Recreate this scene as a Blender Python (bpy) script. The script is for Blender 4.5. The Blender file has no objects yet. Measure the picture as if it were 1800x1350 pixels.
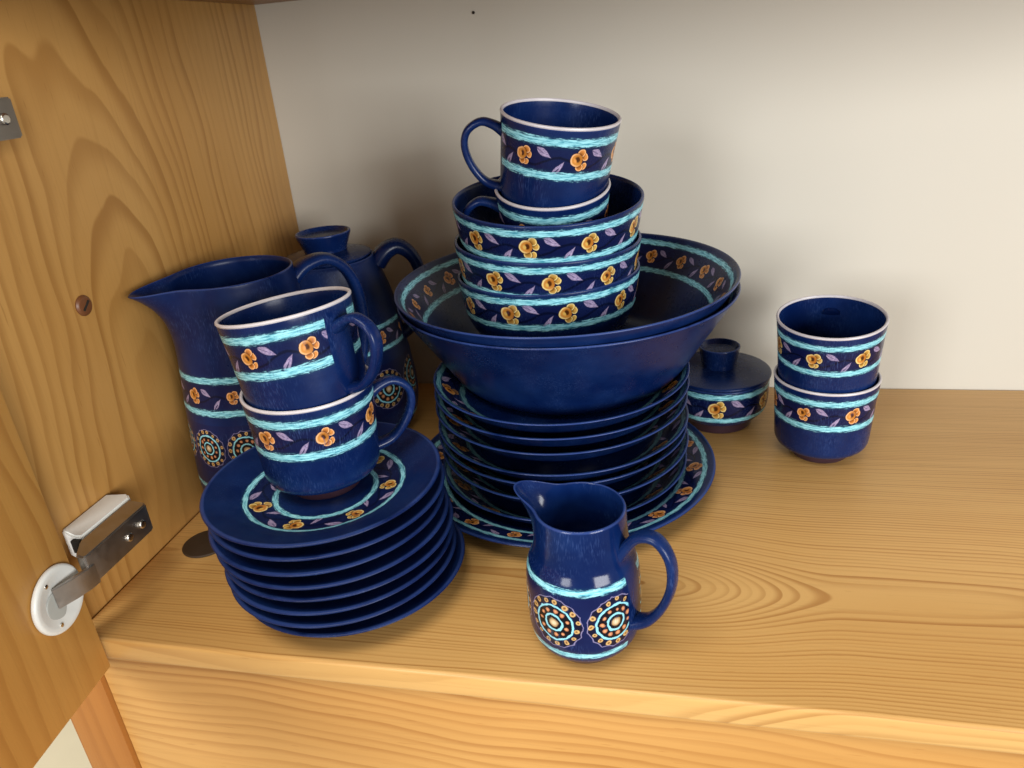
import bpy, bmesh, math, random
from mathutils import Matrix, Vector, Euler

# ------------------------------------------------------------------ scene, camera, light
scene = bpy.context.scene
COL = scene.collection
random.seed(4)

cd = bpy.data.cameras.new("camera")
cam = bpy.data.objects.new("camera", cd); COL.objects.link(cam); scene.camera = cam
RIGHT = Vector((0.97649153, 0.20042585, -0.07933327))
FWD = Vector((-0.21522657, 0.8862321, -0.41020749))
UP = Vector((-0.01190849, 0.41763877, 0.90853511))
m = Matrix.Identity(4)
for i in range(3):
    m[i][0] = RIGHT[i]; m[i][1] = UP[i]; m[i][2] = -FWD[i]
    m[i][3] = (0.39499, -0.73022, 0.33758)[i]
cam.matrix_world = m
cd.sensor_fit = 'HORIZONTAL'; cd.sensor_width = 36.0; cd.lens = 36.0 * 1315.15 / 1800.0
cd.clip_start = 0.01; cd.clip_end = 50.0
cd.dof.use_dof = True; cd.dof.focus_distance = 0.52; cd.dof.aperture_fstop = 15.0
scene.render.resolution_x = 1024; scene.render.resolution_y = 768

w = bpy.data.worlds.new("World"); scene.world = w; w.use_nodes = True
bg = w.node_tree.nodes["Background"]
bg.inputs[0].default_value = (1.0, 0.965, 0.90, 1); bg.inputs[1].default_value = 0.34

def area(name, loc, target, sx, sy, power, color):
    l = bpy.data.lights.new(name, 'AREA'); l.shape = 'RECTANGLE'; l.size = sx; l.size_y = sy
    l.energy = power; l.color = color
    o = bpy.data.objects.new(name, l); COL.objects.link(o); o.location = loc
    o.rotation_euler = (Vector(target) - Vector(loc)).to_track_quat('-Z', 'Y').to_euler()
    return o
area("window_light", (-0.58, -2.30, 0.62), (0.35, -0.2, 0.1), 0.7, 0.8, 27, (0.97, 0.98, 1.0))
area("room_light", (2.70, -2.75, 0.62), (0.30, -0.1, 0.16), 1.7, 1.1, 112, (0.97, 0.975, 0.97))
area("ceiling_light", (0.15, -1.20, 1.70), (0.35, -0.35, 0.0), 1.0, 0.6, 20, (1.0, 0.95, 0.87))

vs = scene.view_settings
vs.view_transform = 'Standard'; vs.look = 'None'; vs.gamma = 1.0; vs.exposure = 0.0
vs.use_curve_mapping = False
scene.render.engine = 'CYCLES'

# ------------------------------------------------------------------ node helper
class NT:
    def __init__(s, name):
        s.mat = bpy.data.materials.new(name); s.mat.use_nodes = True
        s.t = s.mat.node_tree; s.n = s.t.nodes; s.l = s.t.links
        s.bsdf = s.n["Principled BSDF"]
    def put(s, sock, v):
        if v is None: return
        if isinstance(v, bpy.types.NodeSocket): s.l.new(v, sock)
        elif isinstance(v, (tuple, list)):
            sock.default_value = tuple(v) + ((1,) if len(v) == 3 and len(sock.default_value) == 4 else ())
        else: sock.default_value = v
    def m(s, op, a, b=None, c=None, clamp=False):
        n = s.n.new("ShaderNodeMath"); n.operation = op; n.use_clamp = clamp
        s.put(n.inputs[0], a); s.put(n.inputs[1], b); s.put(n.inputs[2], c)
        return n.outputs[0]
    def add(s, a, b): return s.m('ADD', a, b)
    def sub(s, a, b): return s.m('SUBTRACT', a, b)
    def mul(s, a, b): return s.m('MULTIPLY', a, b)
    def mad(s, a, b, c): return s.m('MULTIPLY_ADD', a, b, c)
    def step(s, x, lo, hi):              # smoothstep lo -> hi gives 0 -> 1 (works reversed)
        n = s.n.new("ShaderNodeMapRange"); n.interpolation_type = 'SMOOTHSTEP'
        s.put(n.inputs[0], x)
        if isinstance(lo, (int, float)) and isinstance(hi, (int, float)) and lo > hi:
            n.inputs[1].default_value = hi; n.inputs[2].default_value = lo
            n.inputs[3].default_value = 1; n.inputs[4].default_value = 0
        else:
            s.put(n.inputs[1], lo); s.put(n.inputs[2], hi)
            n.inputs[3].default_value = 0; n.inputs[4].default_value = 1
        return n.outputs[0]
    def mix(s, f, a, b):
        n = s.n.new("ShaderNodeMix"); n.data_type = 'RGBA'
        s.put(n.inputs[0], f); s.put(n.inputs[6], a); s.put(n.inputs[7], b)
        return n.outputs[2]
    def comb(s, x, y, z):
        n = s.n.new("ShaderNodeCombineXYZ")
        for i, v in enumerate((x, y, z)): s.put(n.inputs[i], v)
        return n.outputs[0]
    def sep(s, v):
        n = s.n.new("ShaderNodeSeparateXYZ"); s.l.new(v, n.inputs[0]); return n.outputs
    def noise(s, vec, scale=1.0, detail=2.0, rough=0.5):
        n = s.n.new("ShaderNodeTexNoise"); s.put(n.inputs['Vector'], vec)
        n.inputs['Scale'].default_value = scale; n.inputs['Detail'].default_value = detail
        n.inputs['Roughness'].default_value = rough
        return n.outputs['Fac']
    def uv(s, name):
        n = s.n.new("ShaderNodeUVMap"); n.uv_map = name; return n.outputs[0]
    def obj(s):
        return s.n.new("ShaderNodeTexCoord").outputs['Object']
    def rnd(s):
        return s.n.new("ShaderNodeObjectInfo").outputs['Random']
    def bump(s, h, strength=0.2, dist=0.001):
        n = s.n.new("ShaderNodeBump"); n.inputs['Strength'].default_value = strength
        n.inputs['Distance'].default_value = dist; s.put(n.inputs['Height'], h)
        s.l.new(n.outputs[0], s.bsdf.inputs['Normal'])
    def set(s, **k):
        for a, v in k.items(): s.put(s.bsdf.inputs[a.replace('_', ' ')], v)

# ------------------------------------------------------------------ glaze and painted bands
NAVY = (0.0020, 0.0104, 0.066)
def ell(s, p, cx, cy, a, b, rot=0.0):
    """normalised distance from an ellipse centre"""
    dx, dy = s.sub(p[0], cx), s.sub(p[1], cy)
    c, q = math.cos(rot), math.sin(rot)
    x = s.mad(dx, c / a, s.mul(dy, q / a)); y = s.mad(dx, -q / b, s.mul(dy, c / b))
    return s.m('SQRT', s.mad(x, x, s.mul(y, y)))
def leafmask(s, u, v, cx, cy, half, wid, rot, k, fade=0.05):
    """teardrop; u is wrapped round the leaf centre so it may cross a repeat"""
    du = s.sub(s.m('FRACT', s.add(u, 0.5 - cx + 20.0)), 0.5)
    dv = s.sub(v, cy)
    c, q = math.cos(rot), math.sin(rot)
    x = s.mad(du, c / half, s.mul(dv, q / half)); y = s.mad(du, -q, s.mul(dv, c))
    wd = s.mul(s.m('MAXIMUM', s.sub(1.0, s.mul(x, x)), 0.0), s.mul(s.mad(x, k, 1.0), wid))
    return s.step(s.sub(wd, s.m('ABSOLUTE', y)), 0.0, 0.014), x, y
def strokemask(s, u, v, c, width, seed):
    n1 = s.noise(s.comb(s.mul(u, 5.0), s.mul(v, 42.0), seed), 1.0, 3.0, 0.6)
    n2 = s.noise(s.comb(s.mul(u, 22.0), s.mul(v, 60.0), seed + 3.0), 1.0, 2.0, 0.6)
    d = s.m('ABSOLUTE', s.sub(v, c))
    e = s.sub(width * 0.5, d)
    e = s.add(e, s.mul(s.sub(n1, 0.5), width * 0.95)); e = s.add(e, s.mul(s.sub(n2, 0.5), width * 0.4))
    return s.step(e, -width * 0.05, width * 0.24), n1

def glaze(name, bands=(), petal=((0.72, 0.32, 0.10), (0.90, 0.60, 0.36)), rough=0.26, base=NAVY):
    """bands: dicts kind floral / mandala / stroke, uv layer, hs, sw, gap (u range left plain), n"""
    s = NT(name)
    oc = s.obj(); r = s.rnd()
    off = s.comb(s.mul(r, 7.0), s.mul(r, 13.0), s.mul(r, 3.0))
    vm = s.n.new("ShaderNodeVectorMath"); vm.operation = 'ADD'; s.l.new(oc, vm.inputs[0]); s.l.new(off, vm.inputs[1])
    pos = vm.outputs[0]
    cloud = s.noise(pos, 26.0, 3.0, 0.6)
    fine = s.noise(pos, 420.0, 1.0, 0.6)
    col = s.mix(s.step(cloud, 0.35, 0.72), base, (base[0] * 2.4, base[1] * 2.0, base[2] * 1.55))
    eg = s.sep(s.uv('edge'))
    em = s.mul(s.step(s.m('ABSOLUTE', s.add(eg[1], 0.25)), 1.5, 0.5), eg[0])
    em = s.mul(em, s.step(cloud, 0.25, 0.5))
    for bd in bands:
        uvn = s.sep(s.uv(bd['uv'])); u, v = uvn[0], uvn[1]
        wob = s.noise(s.comb(s.mul(u, 3.0), s.mul(v, 3.0), s.mul(r, 20.0)), 2.2, 2.0)
        wob2 = s.noise(s.comb(s.mul(u, 3.0), s.mul(v, 3.0), s.add(s.mul(r, 20.0), 9.0)), 2.2, 2.0)
        uu = s.mad(s.sub(wob, 0.5), 0.045, u); vv = s.mad(s.sub(wob2, 0.5), 0.04, v)
        gate = 1.0
        if bd.get('gap') is not None:
            g = bd['gap']; n = bd['n']
            ed = s.mad(s.sub(wob, 0.5), 0.03, u)
            gate = s.mul(s.step(ed, g, g + 0.012), s.step(ed, n - g, n - g - 0.012))
        if bd['kind'] == 'floral':
            hs, sw = bd['hs'], bd['sw']
            zone = s.mul(s.step(s.m('ABSOLUTE', v), hs + 0.01, hs - 0.01), gate)
            col = s.mix(s.mul(zone, 0.62), col, (0.0055, 0.006, 0.040))
            ph = bd.get('ph', 0.0)
            fu = s.sub(s.m('FRACT', s.add(uu, 20.0 + ph)), 0.5); p = (fu, vv)
            wn = s.n.new("ShaderNodeTexWhiteNoise"); wn.noise_dimensions = '2D'
            s.put(wn.inputs['Vector'], s.comb(s.m('FLOOR', s.add(uu, 20.0 + ph)), s.mul(r, 91.0), 0.0))
            wr = s.sep(wn.outputs['Color'])
            scl = s.mad(s.sub(wr[0], 0.5), 0.26, 1.10)
            ca = s.mul(s.sub(wr[1], 0.5), 0.5)
            fx = s.mul(s.mad(s.sub(wr[2], 0.5), 0.05, fu), scl); fy = s.mul(vv, scl)
            p = (s.add(fx, s.mul(fy, ca)), s.sub(fy, s.mul(fx, ca)))
            # dark stems
            sy = s.mul(s.m('SINE', s.mul(s.add(uu, 0.1 + ph), 6.2832)), 0.085)
            st = s.step(s.m('ABSOLUTE', s.sub(s.add(vv, 0.05), sy)), 0.035, 0.008)
            col = s.mix(s.mul(s.mul(st, zone), 0.7), col, (0.001, 0.002, 0.010))
            LAV = (0.40, 0.34, 0.52)
            for (cx, cy, hl, wd, ro, k, sp) in ((0.38, 0.095, 0.165, 0.062, -0.53, -0.55, 0), (0.645, -0.15, 0.18, 0.052, 0.92, -0.45, 1)):
                lm, lx, ly = leafmask(s, s.sub(uu, 0.5 - ph), vv, cx, cy, hl, wd, ro, k)
                lc = s.mix(s.step(s.noise(s.comb(s.mul(lx, 2.0), s.mul(ly, 60.0), r), 2.0, 2.0), 0.35, 0.7), (LAV[0] * .55, LAV[1] * .5, LAV[2] * .62), (LAV[0] * 1.25, LAV[1] * 1.2, LAV[2] * 1.15))
                vein = s.mul(s.step(s.m('ABSOLUTE', s.add(ly, 0.006)), 0.014, 0.006), s.step(lx, 0.25, -0.25))
                lc = s.mix(s.mul(vein, 0.92 if sp else 0.5), lc, (0.01, 0.01, 0.05))
                col = s.mix(s.mul(lm, s.mul(gate, 0.95)), col, lc)
            A, B = petal
            for (cx, cy, a, b, ro) in ((0.120, 0.052, 0.062, 0.080, 0.5), (0.098, -0.118, 0.050, 0.068, -0.5),
                                       (0.058, 0.122, 0.078, 0.070, 0.3), (0.008, -0.125, 0.074, 0.066, -0.2)):
                d = ell(s, p, cx, cy, a, b, ro)
                col = s.mix(s.mul(s.step(d, 1.32, 1.02), s.mul(gate, 0.75)), col, (0.012, 0.005, 0.010))
                shade = s.step(ell(s, p, cx * 0.55 - 0.02, cy * 0.62, a * 1.5, b * 1.5, ro), 0.35, 1.05)
                pc = s.mix(shade, (A[0] * 0.42, A[1] * 0.34, A[2] * 0.25), A)
                pc = s.mix(s.step(d, 0.62, 0.95), pc, B)
                col = s.mix(s.mul(s.step(d, 1.04, 0.94), gate), col, pc)
            d = ell(s, p, -0.042, 0.012, 0.118, 0.122)
            col = s.mix(s.mul(s.step(d, 1.18, 1.0), s.mul(gate, 0.7)), col, (0.05, 0.015, 0.006))
            gx = s.step(s.add(p[0], s.mul(p[1], 0.5)), -0.13, 0.09)
            rc = s.mix(gx, (0.60, 0.25, 0.045), (0.44, 0.155, 0.020))
            rc = s.mix(s.mul(s.step(d, 0.66, 0.92), s.step(p[0], 0.05, -0.12)), rc, B)
            e1 = ell(s, p, -0.018, 0.022, 0.052, 0.066, 0.2)
            rc = s.mix(s.mul(s.step(e1, 1.1, 0.55), 0.95), rc, (0.05, 0.012, 0.003))
            e2 = ell(s, p, -0.066, 0.004, 0.036, 0.056, 0.35)
            rc = s.mix(s.step(e2, 1.05, 0.35), rc, (min(1, A[0] * 1.15), A[1] * 1.25, A[2] * 1.4))
            col = s.mix(s.mul(s.step(d, 1.03, 0.95), gate), col, rc)
            strokes = ((hs, 1.0), (-hs, 5.0))
        elif bd['kind'] == 'mandala':
            hs, sw = bd['hs'], bd['sw']
            zone = s.mul(s.step(s.m('ABSOLUTE', v), hs + 0.01, hs - 0.01), gate)
            col = s.mix(s.mul(zone, 0.45), col, (0.008, 0.006, 0.045))
            fu = s.sub(s.m('FRACT', s.add(uu, 20.0 + bd.get('ph', 0.0))), 0.5)
            mw = s.noise(s.comb(s.mul(uu, 9.0), s.mul(vv, 9.0), 4.0), 1.0, 1.0)
            rad = s.mad(s.sub(mw, 0.5), 0.035, s.m('SQRT', s.mad(fu, fu, s.mul(vv, vv)))); ang = s.m('ARCTAN2', vv, fu)
            k = bd.get('dim', 1.0)
            inner = s.mul(s.step(rad, 0.335, 0.325), zone)
            col = s.mix(inner, col, (0.006, 0.003, 0.006))
            def dots(col, n, rr, size, c1, c2):
                t = s.sub(s.m('FRACT', s.add(s.mul(ang, n / 6.28319), 10.0)), 0.5)
                dx = s.mul(t, 6.28319 * rr / n); dy = s.sub(rad, rr)
                wn = s.n.new('ShaderNodeTexWhiteNoise'); wn.noise_dimensions = '2D'
                s.put(wn.inputs['Vector'], s.comb(s.m('FLOOR', s.add(s.mul(ang, n / 6.28319), 10.0)), s.m('FLOOR', s.add(uu, 20.0 + bd.get('ph', 0.0))), 0.0))
                wv = s.sep(wn.outputs['Color'])
                dx = s.mad(s.sub(wv[0], 0.5), size * 0.7, dx); dy = s.mad(s.sub(wv[1], 0.5), size * 0.7, dy)
                d = s.mul(s.m('SQRT', s.mad(dx, dx, s.mul(dy, dy))), s.mad(wv[2], 0.4, 0.8))
                cc = s.mix(s.step(d, size * 0.2, size * 0.75), c1, c2)
                return s.mix(s.mul(s.step(d, size * 1.12, size * 0.8), zone), col, cc)
            col = dots(col, 11.0, 0.232, 0.036, (0.75 * k, 0.36 * k, 0.17 * k), (0.52 * k, 0.20 * k, 0.09 * k))
            hal = s.mul(s.step(s.m('ABSOLUTE', s.sub(rad, 0.405)), 0.058, 0.040), zone)
            col = s.mix(s.mul(hal, 0.8), col, (0.006, 0.004, 0.012))
            col = dots(col, 15.0, 0.402, 0.042, (0.20 * k, 0.08 * k, 0.02 * k), (0.66 * k, 0.42 * k, 0.16 * k))
            sc = s.mul(s.m('ABSOLUTE', s.m('SINE', s.mul(ang, 7.5))), 0.022)
            scal = s.mul(s.step(s.m('ABSOLUTE', s.sub(rad, s.sub(0.476, sc))), 0.010, 0.004), zone)
            col = s.mix(s.mul(scal, 0.8), col, (0.30 * k, 0.26 * k, 0.44 * k))
            for rr, wd in ((0.145, 0.036), (0.320, 0.036)):
                wn = s.noise(s.comb(s.mul(fu, 14.0), s.mul(vv, 14.0), 2.0), 1.0, 2.0)
                mk = s.mul(s.step(s.sub(s.m('ABSOLUTE', s.sub(rad, rr)), s.mul(s.sub(wn, 0.5), 0.022)), wd * 0.56, wd * 0.36), zone)
                col = s.mix(mk, col, (0.30 * k, 0.72 * k, 0.84 * k))
            col = s.mix(s.mul(s.step(rad, 0.088, 0.068), zone), col, s.mix(s.step(rad, 0.01, 0.08), (0.80 * k, 0.66 * k, 0.42 * k), (0.42 * k, 0.25 * k, 0.10 * k)))
            strokes = tuple((c, 3.0 + c) for c in bd.get('strokes', (hs, -hs)))
        else:
            sw = bd['sw']; strokes = tuple((c, 2.0 + c) for c in bd['strokes'])
        for c, seed in strokes:
            mk, nn = strokemask(s, uu, v, c, sw, seed)
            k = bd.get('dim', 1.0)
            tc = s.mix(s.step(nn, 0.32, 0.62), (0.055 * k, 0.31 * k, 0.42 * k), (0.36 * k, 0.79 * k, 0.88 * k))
            mk = s.mul(mk, gate)
            halo = s.mul(s.step(s.m('ABSOLUTE', s.sub(v, c)), sw * 0.95, sw * 0.3), gate)
            col = s.mix(s.mul(halo, 0.45), col, (0.006, 0.045, 0.085))
            col = s.mix(mk, col, tc)
    col = s.mix(s.mul(em, 0.75), col, (0.030, 0.060, 0.215))
    # faint dusty scuffs on the satin glaze
    sv = s.n.new("ShaderNodeMapping"); s.l.new(pos, sv.inputs[0]); sv.inputs['Scale'].default_value = (1500, 1500, 210)
    sv.inputs['Rotation'].default_value = (0.35, 0.45, 0.3)
    scr = s.noise(sv.outputs[0], 1.0, 1.0)
    dust = s.mul(s.step(scr, 0.50, 0.74), s.step(s.noise(pos, 34.0, 2.0), 0.44, 0.68))
    col = s.mix(s.mul(dust, 0.42), col, (0.050, 0.095, 0.26))
    ro = s.add(s.mad(s.sub(cloud, 0.5), 0.22, rough), s.mul(s.sub(fine, 0.5), 0.08))
    s.set(Base_Color=col, Roughness=ro)
    s.bsdf.inputs['Specular IOR Level'].default_value = 0.27
    s.bump(fine, 0.06, 0.0004)
    return s.mat

PEACH = ((0.66, 0.25, 0.055), (0.90, 0.50, 0.24))
CREAM = ((0.60, 0.34, 0.07), (0.86, 0.68, 0.28))
FL = lambda hs, sw=0.125, **k: dict(kind='floral', uv='paint', hs=hs, sw=sw, **k)
M = {}
M['navy'] = glaze('navy_glaze')
M['cup'] = glaze('cup_glaze', [FL(0.295, 0.15, gap=0.26, n=6.6, ph=0.5)], PEACH)
M['cup_cream'] = glaze('cup_glaze_cream_flowers', [FL(0.295, 0.135, gap=0.26, n=6.6, ph=0.5)], CREAM)
M['small_bowl'] = glaze('small_bowl_glaze', [FL(0.236, 0.118)], CREAM)
M['big_bowl'] = glaze('big_bowl_glaze', [FL(0.37, 0.14)], PEACH, rough=0.3)
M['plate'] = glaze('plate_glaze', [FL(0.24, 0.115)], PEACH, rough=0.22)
M['side_plate'] = glaze('side_plate_glaze_shaded', [FL(0.24, 0.105, dim=0.42)], ((0.30, 0.13, 0.035), (0.40, 0.24, 0.11)), rough=0.24)  # stroke and petal colours darkened to carry the shade inside the plate stack
M['saucer'] = glaze('saucer_glaze', [FL(0.25, 0.10)], CREAM, rough=0.36)
M['sugar'] = glaze('sugar_bowl_glaze', [FL(0.25, 0.115)], CREAM)
M['creamer'] = glaze('creamer_glaze', [dict(kind='mandala', uv='disc', hs=0.61, sw=0.12, gap=0.2, n=5.8, ph=0.17)], PEACH, rough=0.16)
M['jug'] = glaze('jug_glaze', [FL(0.385, 0.16, gap=0.5, n=10.3, ph=0.645), dict(kind='mandala', uv='disc', hs=0.60, sw=0.12, n=11.0, gap=0.5, ph=0.07, strokes=(-1.05,))], PEACH, rough=0.33)
M['pot'] = glaze('pot_glaze', [FL(0.31, 0.13, gap=0.5, n=11.0), dict(kind='mandala', uv='disc', hs=0.60, sw=0.1, n=10.0, gap=0.4, strokes=(-1.0,))], PEACH, rough=0.4)

def simple(name, col, rough=0.5, metal=0.0, var=0.1, scale=60.0, bump=0.05, spec=0.5):
    s = NT(name); n = s.noise(s.obj(), scale, 4.0, 0.6)
    c = s.mix(n, tuple(x * (1 - var) for x in col), tuple(min(1, x * (1 + var)) for x in col))
    s.set(Base_Color=c, Roughness=s.mad(s.sub(n, 0.5), 0.25, rough), Metallic=metal)
    s.bsdf.inputs['Specular IOR Level'].default_value = spec
    s.bump(n, bump, 0.0005)
    return s.mat
M['rim'] = simple('worn_white_rim', (0.62, 0.58, 0.60), 0.35, var=0.12, scale=200)
M['foot'] = simple('brown_foot_glaze', (0.040, 0.018, 0.028), 0.35, var=0.3)
M['plastic'] = simple('white_plastic', (0.72, 0.72, 0.68), 0.38, var=0.05)
M['steel'] = simple('hinge_steel', (0.42, 0.39, 0.36), 0.40, 1.0, var=0.2, scale=120)
M['bolt'] = simple('screw_steel', (0.75, 0.72, 0.66), 0.25, 1.0)
M['pocket'] = simple('recess_shade_grey', (0.42, 0.43, 0.40), 0.5, var=0.06)  # shade of the hinge cup's recess, painted as a grey disc
M['hole'] = simple('dark_gap', (0.02, 0.015, 0.01), 0.8)
M['brown_cap'] = simple('brown_cap', (0.17, 0.062, 0.022), 0.4, var=0.25)
M['dark_cap'] = simple('dark_cap', (0.040, 0.022, 0.010), 0.6, var=0.2)
M['floor'] = simple('pale_floor', (0.92, 0.80, 0.55), 0.6, scale=6)

def back_paint():
    s = NT('off_white_board'); p = s.obj()
    n = s.noise(p, 3.0, 3.0); f = s.noise(p, 500.0, 2.0)
    c = s.mix(n, (0.60, 0.568, 0.488), (0.65, 0.62, 0.54))
    c = s.mix(s.mul(s.step(s.noise(p, 9.0, 5.0, 0.7), 0.62, 0.8), 0.12), c, (0.45, 0.38, 0.26))
    s.set(Base_Color=c, Roughness=0.55); s.bsdf.inputs['Specular IOR Level'].default_value = 0.25
    s.bump(f, 0.06, 0.0004)
    return s.mat
M['back'] = back_paint()

def wood(name, grain, across, depth, b0, d0, a0, k, knot, freq, light, dark, contrast, wob=0.01, rough=0.38, seed=0.0):
    """solid-sawn pine: growth rings about a tilted pith line, so flat faces show arches"""
    s = NT(name); P = s.sep(s.obj()); ax = {'X': 0, 'Y': 1, 'Z': 2}
    a, b, c = P[ax[grain]], P[ax[across]], P[ax[depth]]
    n1 = s.noise(s.comb(s.mad(a, 3.0, seed), s.mul(b, 9.0), s.mul(c, 9.0)), 1.0, 2.0)
    n2 = s.noise(s.comb(s.mad(a, 3.2, seed + 7), s.mul(b, 8.0), s.mul(c, 8.0)), 1.0, 2.0)
    n3 = s.noise(s.comb(s.mad(a, 12.0, seed + 3), s.mul(b, 40.0), s.mul(c, 40.0)), 1.0, 2.0)
    bb = s.add(s.sub(b, b0), s.mul(s.sub(n1, 0.5), wob * 3))
    bb = s.add(bb, s.mul(s.sub(n3, 0.5), wob * 0.35))
    dd = s.add(s.mad(s.sub(a, a0), k, d0), s.mul(s.sub(n2, 0.5), wob * 3))
    if knot: dd = s.add(dd, s.mul(s.step(a, knot[0], knot[1]), knot[2]))
    dd = s.sub(dd, c)
    r = s.m('SQRT', s.mad(bb, bb, s.mul(dd, dd)))
    n4 = s.noise(s.comb(s.mul(r, 45.0), seed, 0.0), 1.0, 2.0)
    ring = s.add(s.mul(r, freq), s.mul(n4, freq * 0.006))
    t = s.m('FRACT', ring)
    g = s.mul(s.step(t, 0.34, 0.88), s.step(t, 1.0, 0.91))
    amp = s.noise(s.comb(s.m('FLOOR', ring), seed, s.mul(a, 2.5)), 1.3, 1.0)
    g = s.mul(g, s.step(amp, 0.22, 0.75))
    fib = s.noise(s.comb(s.mad(a, 9.0, seed), s.mul(b, 500.0), s.mul(c, 500.0)), 1.0, 3.0, 0.6)
    big = s.noise(s.comb(s.mad(a, 2.0, seed + 1), s.mul(b, 7.0), s.mul(c, 7.0)), 1.0, 3.0)
    col = s.mix(s.step(big, 0.3, 0.7), light, tuple(l * f for l, f in zip(light, (0.86, 0.79, 0.68))))
    col = s.mix(s.mul(g, contrast), col, dark)
    col = s.mix(s.mul(s.step(fib, 0.48, 0.75), 0.24), col, tuple(0.5 * (x + y) * 0.85 for x, y in zip(light, dark)))
    spk = s.noise(s.comb(s.mul(a, 60.0), s.mul(b, 700.0), s.mul(c, 700.0)), 1.0, 1.0)
    col = s.mix(s.mul(s.step(spk, 0.70, 0.80), 0.35), col, dark)
    s.set(Base_Color=col, Roughness=s.mad(fib, 0.16, rough - 0.06))
    s.bsdf.inputs['Specular IOR Level'].default_value = 0.42
    s.bump(fib, 0.14, 0.0005)
    return s.mat
M['shelf'] = wood('pine_shelf', 'X', 'Y', 'Z', -0.318, 0.012, 0.40, 0.012, (0.36, 0.50, 0.030), 380.0, (0.70, 0.425, 0.150), (0.38, 0.165, 0.036), 0.85, 0.005)
M['side'] = wood('pine_side', 'Z', 'Y', 'X', -0.275, 0.045, 0.12, 0.13, None, 105.0, (0.52, 0.285, 0.086), (0.26, 0.105, 0.018), 0.62, 0.020, seed=15.0)
M['door'] = wood('pine_door', 'Z', 'Y', 'X', -0.60, 0.05, 0.0, 0.10, None, 75.0, (0.52, 0.265, 0.066), (0.30, 0.11, 0.016), 0.5, 0.02, seed=23.0)
M['front'] = wood('pine_front', 'X', 'Z', 'Y', -0.30, 0.06, 0.3, 0.03, None, 270.0, (0.60, 0.325, 0.098), (0.33, 0.125, 0.022), 0.7, 0.008, seed=37.0)
M['post'] = wood('pine_post_shaded', 'Z', 'X', 'Y', -0.3, 0.05, 0.0, 0.03, None, 140.0, (0.42, 0.17, 0.036), (0.27, 0.09, 0.014), 0.5, 0.01, seed=61.0)  # wood colours darkened to hold the open door's shadow
M['top'] = wood('pine_top', 'X', 'Y', 'Z', -0.2, 0.06, 0.3, 0.03, None, 180.0, (0.36, 0.19, 0.07), (0.22, 0.10, 0.03), 0.5, 0.01, seed=51.0)

# ------------------------------------------------------------------ mesh helpers
def link(name, me, mat, parent=None):
    o = bpy.data.objects.new(name, me); COL.objects.link(o)
    if mat is not None and not me.materials: me.materials.append(mat)
    if parent: o.parent = parent
    return o
def smooth(me, deg=35):
    for p in me.polygons: p.use_smooth = True
    me.set_sharp_from_angle(angle=math.radians(deg))
def fillet(pts, rad, n=4):
    """round the inner corners of an open polyline"""
    out = [Vector(pts[0])]
    for i in range(1, len(pts) - 1):
        a, b, c = Vector(pts[i - 1]), Vector(pts[i]), Vector(pts[i + 1])
        r = min(rad, (a - b).length * 0.45, (c - b).length * 0.45)
        p0 = b + (a - b).normalized() * r; p1 = b + (c - b).normalized() * r
        for j in range(n + 1):
            t = j / n; out.append((1 - t) ** 2 * p0 + 2 * t * (1 - t) * b + t * t * p1)
    out.append(Vector(pts[-1]))
    return out
def refine(pts, step):
    out = [pts[0]]
    for a, b in zip(pts, pts[1:]):
        k = max(1, int((b - a).length / step + 0.5))
        out += [a + (b - a) * (i / k) for i in range(1, k + 1)]
    return out
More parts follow.
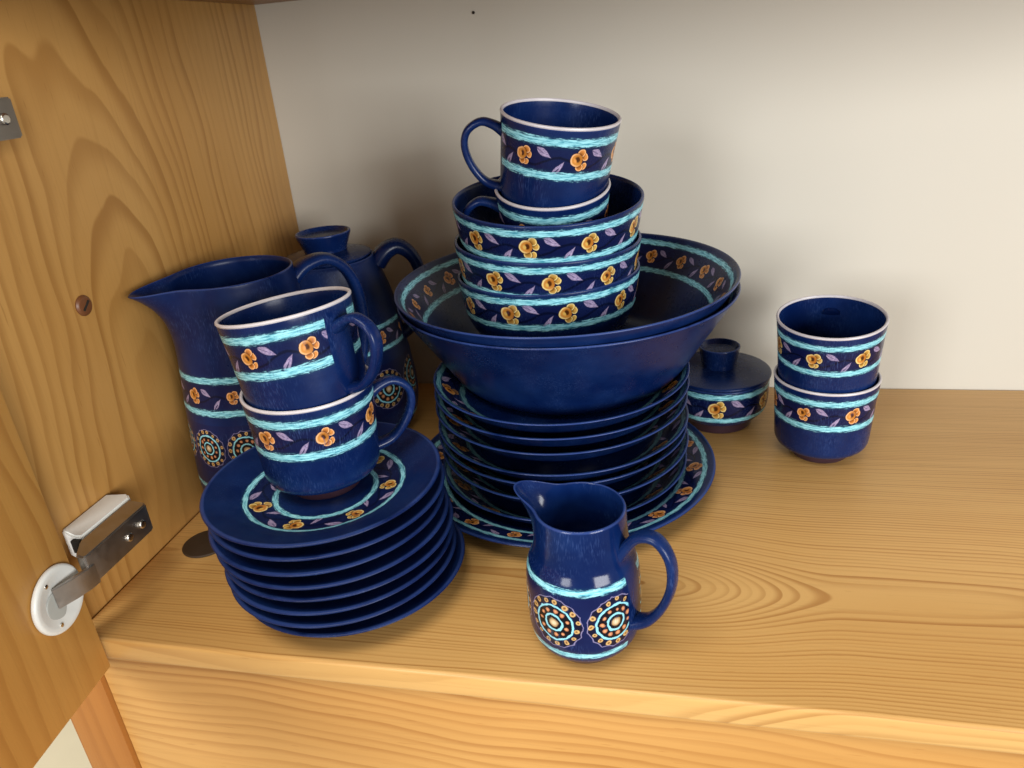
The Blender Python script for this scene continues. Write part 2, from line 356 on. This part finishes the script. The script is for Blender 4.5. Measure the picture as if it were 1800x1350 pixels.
def lathe(name, prof, bands=(), seg=96, rad=1.5, deform=None, closed=False, step=4.0, u0=0.0):
    """prof in mm; bands: (layer, N, P_mm, lo, hi, centre point, sign, outer?) -> v along the profile in repeats"""
    pts = fillet(prof, rad) if not closed else [Vector(p) for p in prof]
    pts = refine(pts, step)
    S = [0.0]
    for a, b in zip(pts, pts[1:]): S.append(S[-1] + (b - a).length)
    top = max(range(len(pts)), key=lambda i: pts[i].y)
    verts, rings = [], []
    for p in pts:
        if p.x < 1e-6 and not closed:
            rings.append([len(verts)]); verts.append((0, 0, p.y / 1000))
        else:
            ring = []
            for j in range(seg):
                th = 2 * math.pi * j / seg
                q = Vector((p.x * math.cos(th), p.x * math.sin(th), p.y))
                if deform: q = deform(q, th, p)
                ring.append(len(verts)); verts.append((q.x / 1000, q.y / 1000, q.z / 1000))
            rings.append(ring)
    faces, info = [], []
    nr = len(rings); rng = range(nr if closed else nr - 1)
    for i in rng:
        A, B = rings[i], rings[(i + 1) % nr]
        for j in range(seg):
            k = (j + 1) % seg
            if len(A) == 1 and len(B) == 1: continue
            if len(A) == 1: f, c = (A[0], B[k], B[j]), ((j, i), (j + 1, i + 1), (j, i + 1))
            elif len(B) == 1: f, c = (A[j], A[k], B[0]), ((j, i), (j + 1, i), (j, i + 1))
            else: f, c = (A[j], A[k], B[k], B[j]), ((j, i), (j + 1, i), (j + 1, i + 1), (j, i + 1))
            faces.append(f); info.append((c, i))
    me = bpy.data.meshes.new(name); me.from_pydata(verts, [], faces)
    for bd in bands:
        layer, N, P, cpt, sign, outer = bd
        idx = range(0, top) if outer else range(top, len(pts))
        ci = min(idx, key=lambda i: (pts[i] - Vector(cpt)).length)
        # exact arc position of the centre
        sc = S[ci] + (Vector(cpt) - pts[ci]).dot((pts[min(ci + 1, len(pts) - 1)] - pts[ci - 1]).normalized())
        uvl = me.uv_layers.new(name=layer)
        for f, (c, i) in zip(me.polygons, info):
            ok = (i < top) if outer else (i >= top)
            for li, (j, ii) in zip(f.loop_indices, c):
                uu = j / seg * N * (1 if outer else -1)
                vv = sign * (S[min(ii, len(S) - 1)] - sc) / P if ok else 9.0
                uvl.data[li].uv = (uu, vv)
    if not closed:
        uvl = me.uv_layers.new(name='edge')
        for f, (c, i) in zip(me.polygons, info):
            for li, (j, ii) in zip(f.loop_indices, c): uvl.data[li].uv = (1.0, S[ii] - S[top])
    smooth(me)
    return me
def sweep(name, path, wid, thk, seg=14, n=40, side=Vector((0, 1, 0))):
    """strap handle: oval section swept along a smooth path in the xz plane (mm); wid/thk per control point"""
    def cr(P, t):
        k = len(P) - 1; x = t * k; i = min(int(x), k - 1); f = x - i
        g = lambda j: P[max(0, min(k, j))]
        a, b, c, d = g(i - 1), g(i), g(i + 1), g(i + 2)
        return 0.5 * ((2 * b) + (c - a) * f + (2 * a - 5 * b + 4 * c - d) * f * f + (3 * b - a - 3 * c + d) * f ** 3)
    P = [Vector((x, 0, z)) for x, z in path]
    verts, faces = [], []
    for i in range(n + 1):
        t = i / n; p = cr(P, t)
        d = (cr(P, min(1, t + .01)) - cr(P, max(0, t - .01))).normalized(); nn = d.cross(side).normalized()
        wv, tv = cr([Vector((v, 0, 0)) for v in wid], t).x, cr([Vector((v, 0, 0)) for v in thk], t).x
        for j in range(seg):
            an = 2 * math.pi * j / seg
            ca, sa = math.cos(an), math.sin(an)
            ca = math.copysign(abs(ca) ** 0.75, ca); sa = math.copysign(abs(sa) ** 0.75, sa)
            q = p + side * (ca * wv / 2) + nn * (sa * tv / 2)
            verts.append(tuple(q / 1000))
    for i in range(n):
        for j in range(seg):
            k = (j + 1) % seg
            faces.append((i * seg + j, i * seg + k, (i + 1) * seg + k, (i + 1) * seg + j))
    faces.append(tuple(range(seg))); faces.append(tuple(n * seg + j for j in reversed(range(seg))))
    me = bpy.data.meshes.new(name); me.from_pydata(verts, [], faces)
    bm = bmesh.new(); bm.from_mesh(me); bmesh.ops.recalc_face_normals(bm, faces=bm.faces); bm.to_mesh(me); bm.free()
    smooth(me, 50)
    return me
def box_mesh(name, lo, hi, bevel=0.0, segs=2):
    bm = bmesh.new(); bmesh.ops.create_cube(bm, size=1.0)
    for v in bm.verts:
        v.co = Vector([lo[i] + (v.co[i] + 0.5) * (hi[i] - lo[i]) for i in range(3)])
    if bevel: bmesh.ops.bevel(bm, geom=bm.edges[:], offset=bevel, segments=segs, affect='EDGES', profile=0.6)
    me = bpy.data.meshes.new(name); bm.to_mesh(me); bm.free(); smooth(me, 40)
    return me
def prism_mesh(name, poly, z0, z1, bevel=0.0):
    """poly in local xy, extruded z0..z1"""
    bm = bmesh.new(); vs_ = [bm.verts.new((x, y, z0)) for x, y in poly]; f = bm.faces.new(vs_)
    e = bmesh.ops.extrude_face_region(bm, geom=[f])
    for g in e['geom']:
        if isinstance(g, bmesh.types.BMVert): g.co.z = z1
    bmesh.ops.recalc_face_normals(bm, faces=bm.faces)
    if bevel: bmesh.ops.bevel(bm, geom=bm.edges[:], offset=bevel, segments=2, affect='EDGES')
    me = bpy.data.meshes.new(name); bm.to_mesh(me); bm.free(); smooth(me, 40)
    return me
def struct(name, me, mat):
    o = link(name, me, mat); o['kind'] = 'structure'; return o
def thing(name, label, cat, loc=(0, 0, 0), rz=0.0, tilt=(0, 0), group=None):
    o = bpy.data.objects.new(name, None); COL.objects.link(o); o.empty_display_size = 0.02
    tx, ty = tilt
    z = Vector((-tx, -ty, 1)).normalized()
    q = Vector((0, 0, 1)).rotation_difference(z)
    o.rotation_mode = 'QUATERNION'; o.rotation_quaternion = q @ Euler((0, 0, rz)).to_quaternion()
    o.location = loc
    o['label'] = label; o['category'] = cat
    if group: o['group'] = group
    return o

# ------------------------------------------------------------------ the cupboard
H = 0.3925
struct('shelf', box_mesh('shelf', (0.0, -0.4145, -0.0175), (0.95, 0.0, 0.0), 0.0028, 3), M['shelf'])
struct('back_panel', box_mesh('back_panel', (-0.002, 0.0005, -0.03), (0.95, 0.006, H + 0.02)), M['back'])
side = struct('side_panel', box_mesh('side_panel', (-0.022, -0.4060, -0.0178), (-0.0005, 0.0, H + 0.02), 0.0008), M['side'])
struct('top_panel', box_mesh('top_panel', (-0.0003, -0.40, H), (0.95, -0.0003, H + 0.018)), M['top'])
struct('front_panel', box_mesh('front_panel', (0.0065, -0.4090, -0.50), (0.95, -0.392, -0.0178), 0.001), M['front'])
struct('corner_post', box_mesh('corner_post', (-0.0355, -0.4125, -0.62), (0.0060, -0.372, -0.0182), 0.0012), M['post'])
struct('floor', box_mesh('floor', (-1.2, -0.75, -0.66), (0.5, 0.25, -0.64)), M['floor'])

DA = math.atan2(0.0090, 0.080)
door = thing('cupboard_door', 'open pine cupboard door at the left carrying the white hinge cups', 'door', (0.0245, -0.4165, 0.0), rz=DA)
link('door_leaf', box_mesh('door_leaf', (-0.0195, -0.34, -0.0210), (0.0, 0.0, H + 0.012), 0.0012), M['door'], door)

# screw cap in the side panel, mark in the back board, cap on the shelf
cap_me = lathe('cover_cap', [(0, 0), (7.2, 0), (7.2, 0.8), (5.6, 2.2), (0, 2.6)], seg=32, rad=0.6)
c_ = link('cover_cap', cap_me, M['brown_cap'], side); c_.location = (-0.0004, -0.315, 0.2003); c_.rotation_euler = (0, math.pi / 2, 0)
sl = link('cap_slot', box_mesh('cap_slot', (-0.0008, -0.0042, 0.0024), (0.0008, 0.0042, 0.00285)), M['hole'], c_); sl.rotation_euler = (0, 0, 0.7)
dsc = link('round_cap', lathe('round_cap', [(0, 0), (18, 0), (18.2, 1.0), (17.4, 1.6), (0, 1.7)], seg=48, rad=0.4), M['dark_cap'])
dsc.location = (0.0345, -0.3085, 0.0002); dsc['label'] = 'flat dark brown round cap on the shelf beside the saucer stack'; dsc['category'] = 'cap'
bp = bpy.data.objects['back_panel']
nl = link('nail_head', lathe('nail_head', [(0, 0), (1.4, 0), (1.2, 0.7), (0, 0.9)], seg=16, rad=0.2), M['hole'], bp)
nl.location = (0.2119, 0.0004, 0.3679); nl.rotation_euler = (math.pi / 2, 0, 0)

# hinges: mounting block on the side panel, steel arm, cup let into the door
def hinge(z, label):
    t = thing('cabinet_hinge', label, 'hinge', (0, 0, z), group='concealed hinges of the open door')
    mb = link('mounting_block', prism_mesh('mounting_block', [(0.0, -0.3935), (0.014, -0.3985), (0.020, -0.398), (0.021, -0.352), (0.016, -0.3475), (0.0, -0.3500)], -0.008, 0.0125, 0.0012), M['plastic'], t)
    link('block_slot', box_mesh('block_slot', (0.013, -0.4015, 0.001), (0.0195, -0.3982, 0.0105), 0.0006), M['hole'], t)
    arm = link('arm', prism_mesh('arm', [(0.0215, -0.4020), (0.0300, -0.4160), (0.0370, -0.4175), (0.0380, -0.4150), (0.0380, -0.3590), (0.0360, -0.3560), (0.0215, -0.3540)], -0.0095, 0.0118, 0.0009), M['steel'], t)
    for yy, zz in ((-0.3665, 0.001), (-0.3800, 0.0)):
        b = link('screw', lathe('screw', [(0, 0), (3.1, 0), (3.1, 0.9), (2.3, 1.5), (0, 1.5)], seg=24, rad=0.3), M['bolt'], arm)
        b.location = (0.0379, yy, zz); b.rotation_euler = (0, math.pi / 2, 0)
    link('link_plate', prism_mesh('hinge_link', [(0.0365, -0.4120), (0.0388, -0.4130), (0.0385, -0.4190), (0.0355, -0.4290), (0.0305, -0.4400), (0.0290, -0.4390), (0.0330, -0.4280), (0.0355, -0.4180)], -0.0105, 0.0040, 0.0005), M['steel'], t)
    cp = link('cup', lathe('hinge_cup', [(0, -6), (15, -6), (18.0, 0), (21.3, 0), (21.3, 2.0), (20.0, 3.2), (17.6, 3.2), (14.0, 2.2), (9, 0.8), (0, 0.6)], seg=56, rad=0.8), M['plastic'], t)
    cp.location = (0.0274, -0.4365, -0.0055); cp.rotation_euler = Euler((0, math.pi / 2, DA))
    pk = link('cup_pocket', lathe('cup_pocket', [(0, 0), (7.5, 0), (8.2, 0.5), (7.4, 0.9), (0, 0.7)], seg=32, rad=0.3), M['pocket'], cp)
    pk.location = (0.0035, -0.0035, 0.0008); pk.scale = (1.25, 1.0, 1.0)
    for sx in (-1, 1):
        rv = link('rivet', lathe('rivet', [(0, 0), (1.5, 0), (1.4, 0.7), (0, 0.9)], seg=16, rad=0.2), M['bolt'], cp)
        rv.location = (sx * 0.0145, -0.0065, 0.0026)
    return t
hinge(0.0590, 'lower steel hinge with white cup on the door and white block')
hinge(0.3225, 'upper steel hinge cut off by the left edge of the photo')

# ------------------------------------------------------------------ the crockery
KZ = 0.96
KS = lambda pts: [(a, b * KZ) for a, b in pts]
RIM_C = [(39.1, 73.9), (40.85, 73.9), (41.2, 74.7), (40.95, 75.6), (40.1, 76.0), (39.3, 75.6), (38.95, 74.8)]
CUP_R = 39.6
CUP_P = 2 * math.pi * CUP_R / 6.6
cup_body_me = {}
for key in ('cup', 'cup_cream'):
    cup_body_me[key] = lathe('cup_body_' + key, KS([(0, 8.2), (24, 8.2), (31, 10.0), (35.4, 12.4), (37.3, 16.6), (38.0, 27), (39.4, 54), (40.85, 74.4), (39.2, 74.4), (37.6, 52), (35.6, 22), (31, 15), (22, 12.2), (0, 11.8)]),
        [('paint', 6.6, CUP_P, (39.4, 52.0), 1, True)], rad=2.0)
cup_foot_me = lathe('cup_foot', KS([(17.5, 1.0), (18.6, 0.0), (22.0, 0.0), (23.2, 1.2), (24.6, 8.6), (26.0, 9.0), (17.5, 9.2)]), closed=True, step=3)
cup_rim_me = lathe('cup_rim', KS(RIM_C), closed=True, step=1.0)
cup_handle_me = sweep('cup_handle', KS([(37.0, 59.5), (45, 63.8), (54, 65.0), (62.5, 58), (64.0, 47), (58.5, 33.5), (48, 22.5), (35.6, 19.5)]), [14, 11, 9.5, 9.5, 9.5, 9.5, 10, 13], [8, 6.0, 5.2, 5.2, 5.2, 5.2, 5.6, 7])
def cup(loc, label, group, ang, tilt=(0, 0), key='cup'):
    t = thing('cup', label, 'cup', loc, math.radians(ang), tilt, group)
    link('body', cup_body_me[key], M[key], t); link('rim', cup_rim_me, M['rim'], t)
    link('foot', cup_foot_me, M['foot'], t); link('handle', cup_handle_me, M['navy'], t)
    return t
def under(rim, h, tilt):            # base point of a tilted vessel from its rim centre
    n = Vector((-tilt[0], -tilt[1], 1)).normalized(); return Vector(rim) - n * h

# saucers
SP = 10.25
saucer_me = lathe('saucer', [(0, 6.6), (26.5, 6.6), (27.5, 0), (31, 0), (32.2, 6.0), (46, 9.0), (62, 14.4), (75.4, 19.4), (77.0, 20.4), (76.4, 21.3), (74.6, 21.4), (61, 17.2), (47, 12.0), (34, 10.2), (0, 10.2)],
    [('paint', 7, 2 * math.pi * 41.5 / 7, (42.0, 11.2), -1, False)], rad=1.6)
NTH = ['bottommost', 'second from the bottom', 'third from the bottom', 'fourth from the bottom', 'fourth from the top', 'third from the top', 'second from the top', 'topmost']
sx0, sy0, sx1, sy1 = 0.1768, -0.3390, 0.1702, -0.3468
for i in range(8):
    t_ = i / 7
    jx, jy = (random.uniform(-1, 1) * .0012, random.uniform(-1, 1) * .0012) if 0 < i < 7 else (0, 0)
    s_ = link('saucer', saucer_me, M['saucer'])
    f_ = (0.0, .45, .55, .66, .76, .85, .93, 1.0)[i]
    s_.location = (sx0 + (sx1 - sx0) * f_ + jx, sy0 + (sy1 - sy0) * f_ + jy, 0.0002 + i * SP / 1000)
    s_.rotation_euler = (0, 0, random.uniform(0, 6.28) if i < 7 else math.radians(-14.9))
    s_['label'] = 'navy blue saucer, ' + NTH[i] + ' of the saucer stack' + (', holding two cups' if i == 7 else '')
    s_['category'] = 'saucer'; s_['group'] = 'saucers in the left stack'
zc = 7 * SP / 1000 + 0.0104
G1 = 'two cups on the saucer stack'
cup((0.1672, -0.3380, zc), 'blue flowered cup standing on the topmost saucer, handle to the right', G1, 33)
tl = (0.12, -0.06)
cup(under((0.1612, -0.3352, 0.2060), 0.073, tl), 'blue flowered cup tilted inside the cup on the saucers', G1, -16, tl)

# dinner plate and side plates
dinner_me = lathe('dinner_plate', [(0, 2.2), (66, 2.2), (67, 0), (72, 0), (73.5, 2.4), (88, 6.6), (122.5, 18.4), (124.8, 20.0), (124, 21.2), (121, 21.0), (87, 10.2), (73, 6.0), (0, 5.6)],
    [('paint', 18, 2 * math.pi * 107 / 18, (107.5, 17.2), -1, False)], seg=128, rad=2)
dp = link('dinner_plate', dinner_me, M['plate']); dp.location = (0.3016, -0.1905, 0.0002); dp.rotation_euler = (0, 0, math.radians(9.25))
dp['label'] = 'large navy dinner plate with floral border under the plate stack'; dp['category'] = 'plate'
gaps = [5.5, 16.2, 12.9, 8.8, 15.6, 12.4, 10.2]
NP = ['bottommost', 'second from the bottom', 'third from the bottom', 'middle one', 'third from the top', 'second from the top', 'topmost']
pz = 0.0060
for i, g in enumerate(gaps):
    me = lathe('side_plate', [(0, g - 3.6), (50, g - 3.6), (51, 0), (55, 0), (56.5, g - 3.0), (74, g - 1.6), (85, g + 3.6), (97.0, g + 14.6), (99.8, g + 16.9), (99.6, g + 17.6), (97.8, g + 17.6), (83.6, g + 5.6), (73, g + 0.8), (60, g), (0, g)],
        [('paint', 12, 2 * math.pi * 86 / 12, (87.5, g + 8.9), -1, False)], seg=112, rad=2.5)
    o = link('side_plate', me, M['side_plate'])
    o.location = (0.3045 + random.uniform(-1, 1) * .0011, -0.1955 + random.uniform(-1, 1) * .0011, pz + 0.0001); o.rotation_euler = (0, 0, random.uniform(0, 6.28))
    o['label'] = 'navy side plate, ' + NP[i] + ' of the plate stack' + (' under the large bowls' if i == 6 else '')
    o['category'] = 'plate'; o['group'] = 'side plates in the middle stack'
    pz += g / 1000 + 0.0001

# two large bowls
big_me = lathe('large_bowl', [(0, 3.6), (70, 3.6), (71, 0), (77, 0), (82, 2.4), (91, 10.0), (111, 41.5), (130.2, 71.2), (132.2, 73.8), (131.6, 75.0), (129.4, 74.2), (108, 42.6), (88, 12.4), (79, 8.2), (0, 7.5)],
    [('paint', 22, 2 * math.pi * 118 / 22, (119.2, 58.4), -1, False)], seg=144, rad=5)
bt = (0.006, 0.012)
for i, lab in enumerate(('lower of the two large navy bowls, resting on the plate stack', 'upper of the two large navy bowls, flowered inside, holding the small bowls')):
    o = thing('large_bowl', lab, 'bowl', (0.3085, -0.1690 - i * 0.0015, pz + 0.0004 + i * 0.0100), (0.3, math.radians(0.9))[i], bt if i else (0, 0), 'large navy bowls')
    link('body', big_me, M['big_bowl'], o)
bz = pz + 0.0004 + 0.0100 + 0.0080
# three small bowls
SBP = 2 * math.pi * 68 / 10
small_me = lathe('small_bowl', [(0, 5.2), (33, 5.2), (34, 0), (38, 0), (39.4, 5), (47, 14), (56, 26), (62, 36), (65.2, 43), (66.6, 50), (69.9, 72.1), (69.8, 74.1), (68.2, 74.5), (67.2, 72.5), (64.2, 51), (62.4, 43), (58.6, 36), (52.6, 27), (44, 16.5), (36, 9.5), (0, 7.2)],
    [('paint', 10, SBP, (68.0, 58.9), 1, True)], rad=2.5)
sb = [((0.2970, -0.1770, bz + 0.0745), (0, 0), 'lowest', -15), ((0.2985, -0.1800, 0.2068), (-0.045, 0.035), 'middle', 11), ((0.3010, -0.1840, 0.2372), (-0.045, 0.105), 'top', -2.4)]
for (rim, tl, nm, an) in sb:
    o = thing('small_bowl', nm + ' small flowered bowl of the three nested in the large bowls', 'bowl', under(rim, 0.0745, tl), math.radians(an), tl, 'small flowered bowls')
    link('body', small_me, M['small_bowl'], o)
G2 = 'two cups on top of the small bowls'
tl = (-0.06, 0.24)
cup(under((0.3070, -0.1955, 0.2472), 0.073, tl), 'blue flowered cup sunk in the top small bowl', G2, 190, tl)
tl = (-0.18, 0.125)
cup(under((0.3164, -0.2000, 0.2948), 0.073, tl), 'blue flowered cup at the very top of the middle pile, handle left', G2, 190, tl)

# the two cups at the right
G3 = 'two stacked cups at the right'
cup((0.5150, -0.1300, 0.0002), 'lower cup of the pair standing on the shelf at the right', G3, 74)
tl = (0.03, 0.095)
cup(under((0.5133, -0.1345, 0.1250), 0.073, tl), 'upper cup stacked in the cup at the right end', G3, 80, tl, 'cup_cream')

# lidded sugar bowl
t = thing('sugar_bowl', 'small lidded navy sugar bowl behind the plates near the stacked cups', 'sugar bowl', (0.4325, -0.0745, 0.0002), math.radians(-3))
link('body', lathe('sugar_body', [(0, 9), (31, 9), (38, 12), (43, 18), (44.6, 25), (45.4, 47.5), (44.5, 48.5), (42.6, 47), (41.6, 26), (38, 18), (0, 13)], [('paint', 6, 2 * math.pi * 45 / 6, (45.0, 31.5), 1, True)], rad=2), M['sugar'], t)
link('foot', lathe('sugar_foot', [(25, 1), (26, 0), (29.6, 0), (30.8, 1), (32.5, 9.2), (34, 10), (25, 10)], closed=True, step=3), M['foot'], t)
lid = link('lid', lathe('sugar_lid', [(0, 47), (40, 47), (41, 49.2), (46.2, 49.2), (46.6, 50.6), (45.6, 51.8), (30, 54.4), (14, 56.2), (0, 57)], rad=0.8), M['navy'], t)
link('knob', lathe('sugar_knob', [(0, 56), (15.4, 55.4), (15.6, 60), (18.4, 74.0), (18.2, 75.4), (16.8, 75.4), (13.8, 71), (0, 70)], rad=0.8, seg=64), M['navy'], lid)

# cream jug in front
def spout(amount, half, z0, z1, lift, power=1.6, wall=1.0, sharp=2.0):
    def d(q, th, p):
        # spout at theta = pi
        a = abs((th - math.pi + math.pi) % (2 * math.pi) - math.pi)
        wv = math.exp(-(a / half) ** sharp)
        t_ = max(0.0, min(1.0, (q.z - z0) / (z1 - z0))) ** power
        r = Vector((q.x, q.y)); L = r.length
        if L < 1e-6: return q
        k = (L + amount * wv * t_) / L
        return Vector((q.x * k, q.y * k, q.z + lift * wv * t_))
    return d
t = thing('cream_jug', 'small glossy navy cream jug with round medallions at the front of the shelf', 'jug', (0.3418, -0.3748, 0.0002), math.radians(-22))
link('body', lathe('creamer_body', [(0, 4.5), (24, 4.5), (28.5, 7.5), (31.8, 12), (33.6, 20), (34.2, 34), (33.8, 52), (33.0, 59), (31.4, 64.5), (29.0, 69), (27.6, 75), (26.6, 88), (26.3, 96.0), (25.7, 97.2), (24.6, 97.0), (24.0, 92), (24.6, 78), (26.0, 70), (29.8, 58), (31.2, 40), (30.6, 20), (26, 9.5), (0, 8)],
    [('disc', 5.8, 2 * math.pi * 34 / 5.8, (34.2, 38.8), 1, True)], rad=3.0, seg=128, step=2.5, deform=spout(18, 0.36, 68, 97, 3.0, 2.0)), M['creamer'], t)
link('foot', lathe('creamer_foot', [(17, 1), (18, 0), (21.2, 0), (22.6, 1), (26.4, 6.2), (17, 6.2)], closed=True, step=2), M['foot'], t)
link('handle', sweep('creamer_handle', [(24.6, 71), (28.5, 78), (36.5, 88.0), (47, 89.5), (54.8, 79), (56.0, 63), (51.0, 46), (42.5, 33), (32.4, 27)], [15, 12, 10.5, 9.5, 9, 9, 9.5, 11, 14], [8, 7, 5.8, 5.2, 5.0, 5.0, 5.2, 6, 8], n=56), M['navy'], t)

# tall jug at the left
t = thing('tall_jug', 'tall navy water jug with open spout against the pine side panel', 'jug', (0.0665, -0.2400, 0.0002), math.radians(43))
link('body', lathe('jug_body', [(0, 4), (43, 4), (44, 0), (49, 0), (53, 5), (58, 17), (60, 32), (60, 45), (58.2, 72), (55.4, 106), (52.6, 132), (50.2, 155), (48.2, 176), (46.2, 196), (45.9, 200.5), (44.6, 201.2), (43.0, 198), (45.0, 176), (47.0, 155), (49.6, 132), (52.4, 106), (56, 60), (55, 20), (46, 9), (0, 8)],
    [('paint', 10.3, 2 * math.pi * 54 / 10.3, (54.0, 121), 1, True), ('disc', 11.0, 2 * math.pi * 58 / 11.0, (57.6, 79), 1, True)], rad=5, seg=128, deform=spout(26, 0.36, 120, 200, -3.0, 4.2)), M['jug'], t)
link('handle', sweep('jug_handle', [(44.0, 186), (56, 194), (74, 195.5), (89, 182), (95.5, 158), (94, 130), (86, 102), (72, 82), (56.5, 72)], [26, 22, 19, 18, 17, 17, 17, 19, 24], [12, 10, 9, 9, 9, 9, 9, 10, 12], n=56), M['navy'], t)

# lidded pot in the back corner
t = thing('lidded_pot', 'dark lidded coffee pot with loop handle in the back left corner', 'pot', (0.0790, -0.1045, 0.0002), math.radians(22))
link('body', lathe('pot_body', [(0, 4), (48, 4), (49, 0), (54, 0), (57, 5), (63, 16), (65.6, 32), (65.4, 50), (62.6, 78), (59.6, 100), (57.4, 118), (53, 140), (47, 160), (43.4, 172), (41.0, 174.6), (38.8, 172), (43, 158), (50, 135), (55, 112), (61, 60), (60, 20), (50, 9), (0, 8)],
    [('paint', 11, 2 * math.pi * 59 / 11, (59.0, 105), 1, True), ('disc', 10.0, 2 * math.pi * 64 / 10.0, (65.0, 57), 1, True)], rad=4, seg=112), M['pot'], t)
lid = link('lid', lathe('pot_lid', [(0, 168), (38.2, 169), (38.6, 174.6), (40.6, 175.2), (40.2, 176.6), (30, 179.6), (18, 181.6), (0, 182)], rad=0.8), M['navy'], t)
link('knob', lathe('pot_knob', [(0, 181), (19.2, 180.2), (19.6, 183.5), (25.0, 196.6), (24.8, 198.2), (23.2, 198.2), (20.4, 194.6), (0, 193)], rad=0.8, seg=64), M['navy'], lid)
link('handle', sweep('pot_handle', [(44.5, 164), (54, 174), (66, 176.5), (77.5, 166), (82.5, 148), (82, 128), (76, 110), (67, 98), (58.5, 93)], [28, 25, 21, 19, 18, 18, 18, 20, 24], [17, 16, 14, 12, 11, 10, 10, 11, 13], n=56), M['navy'], t)
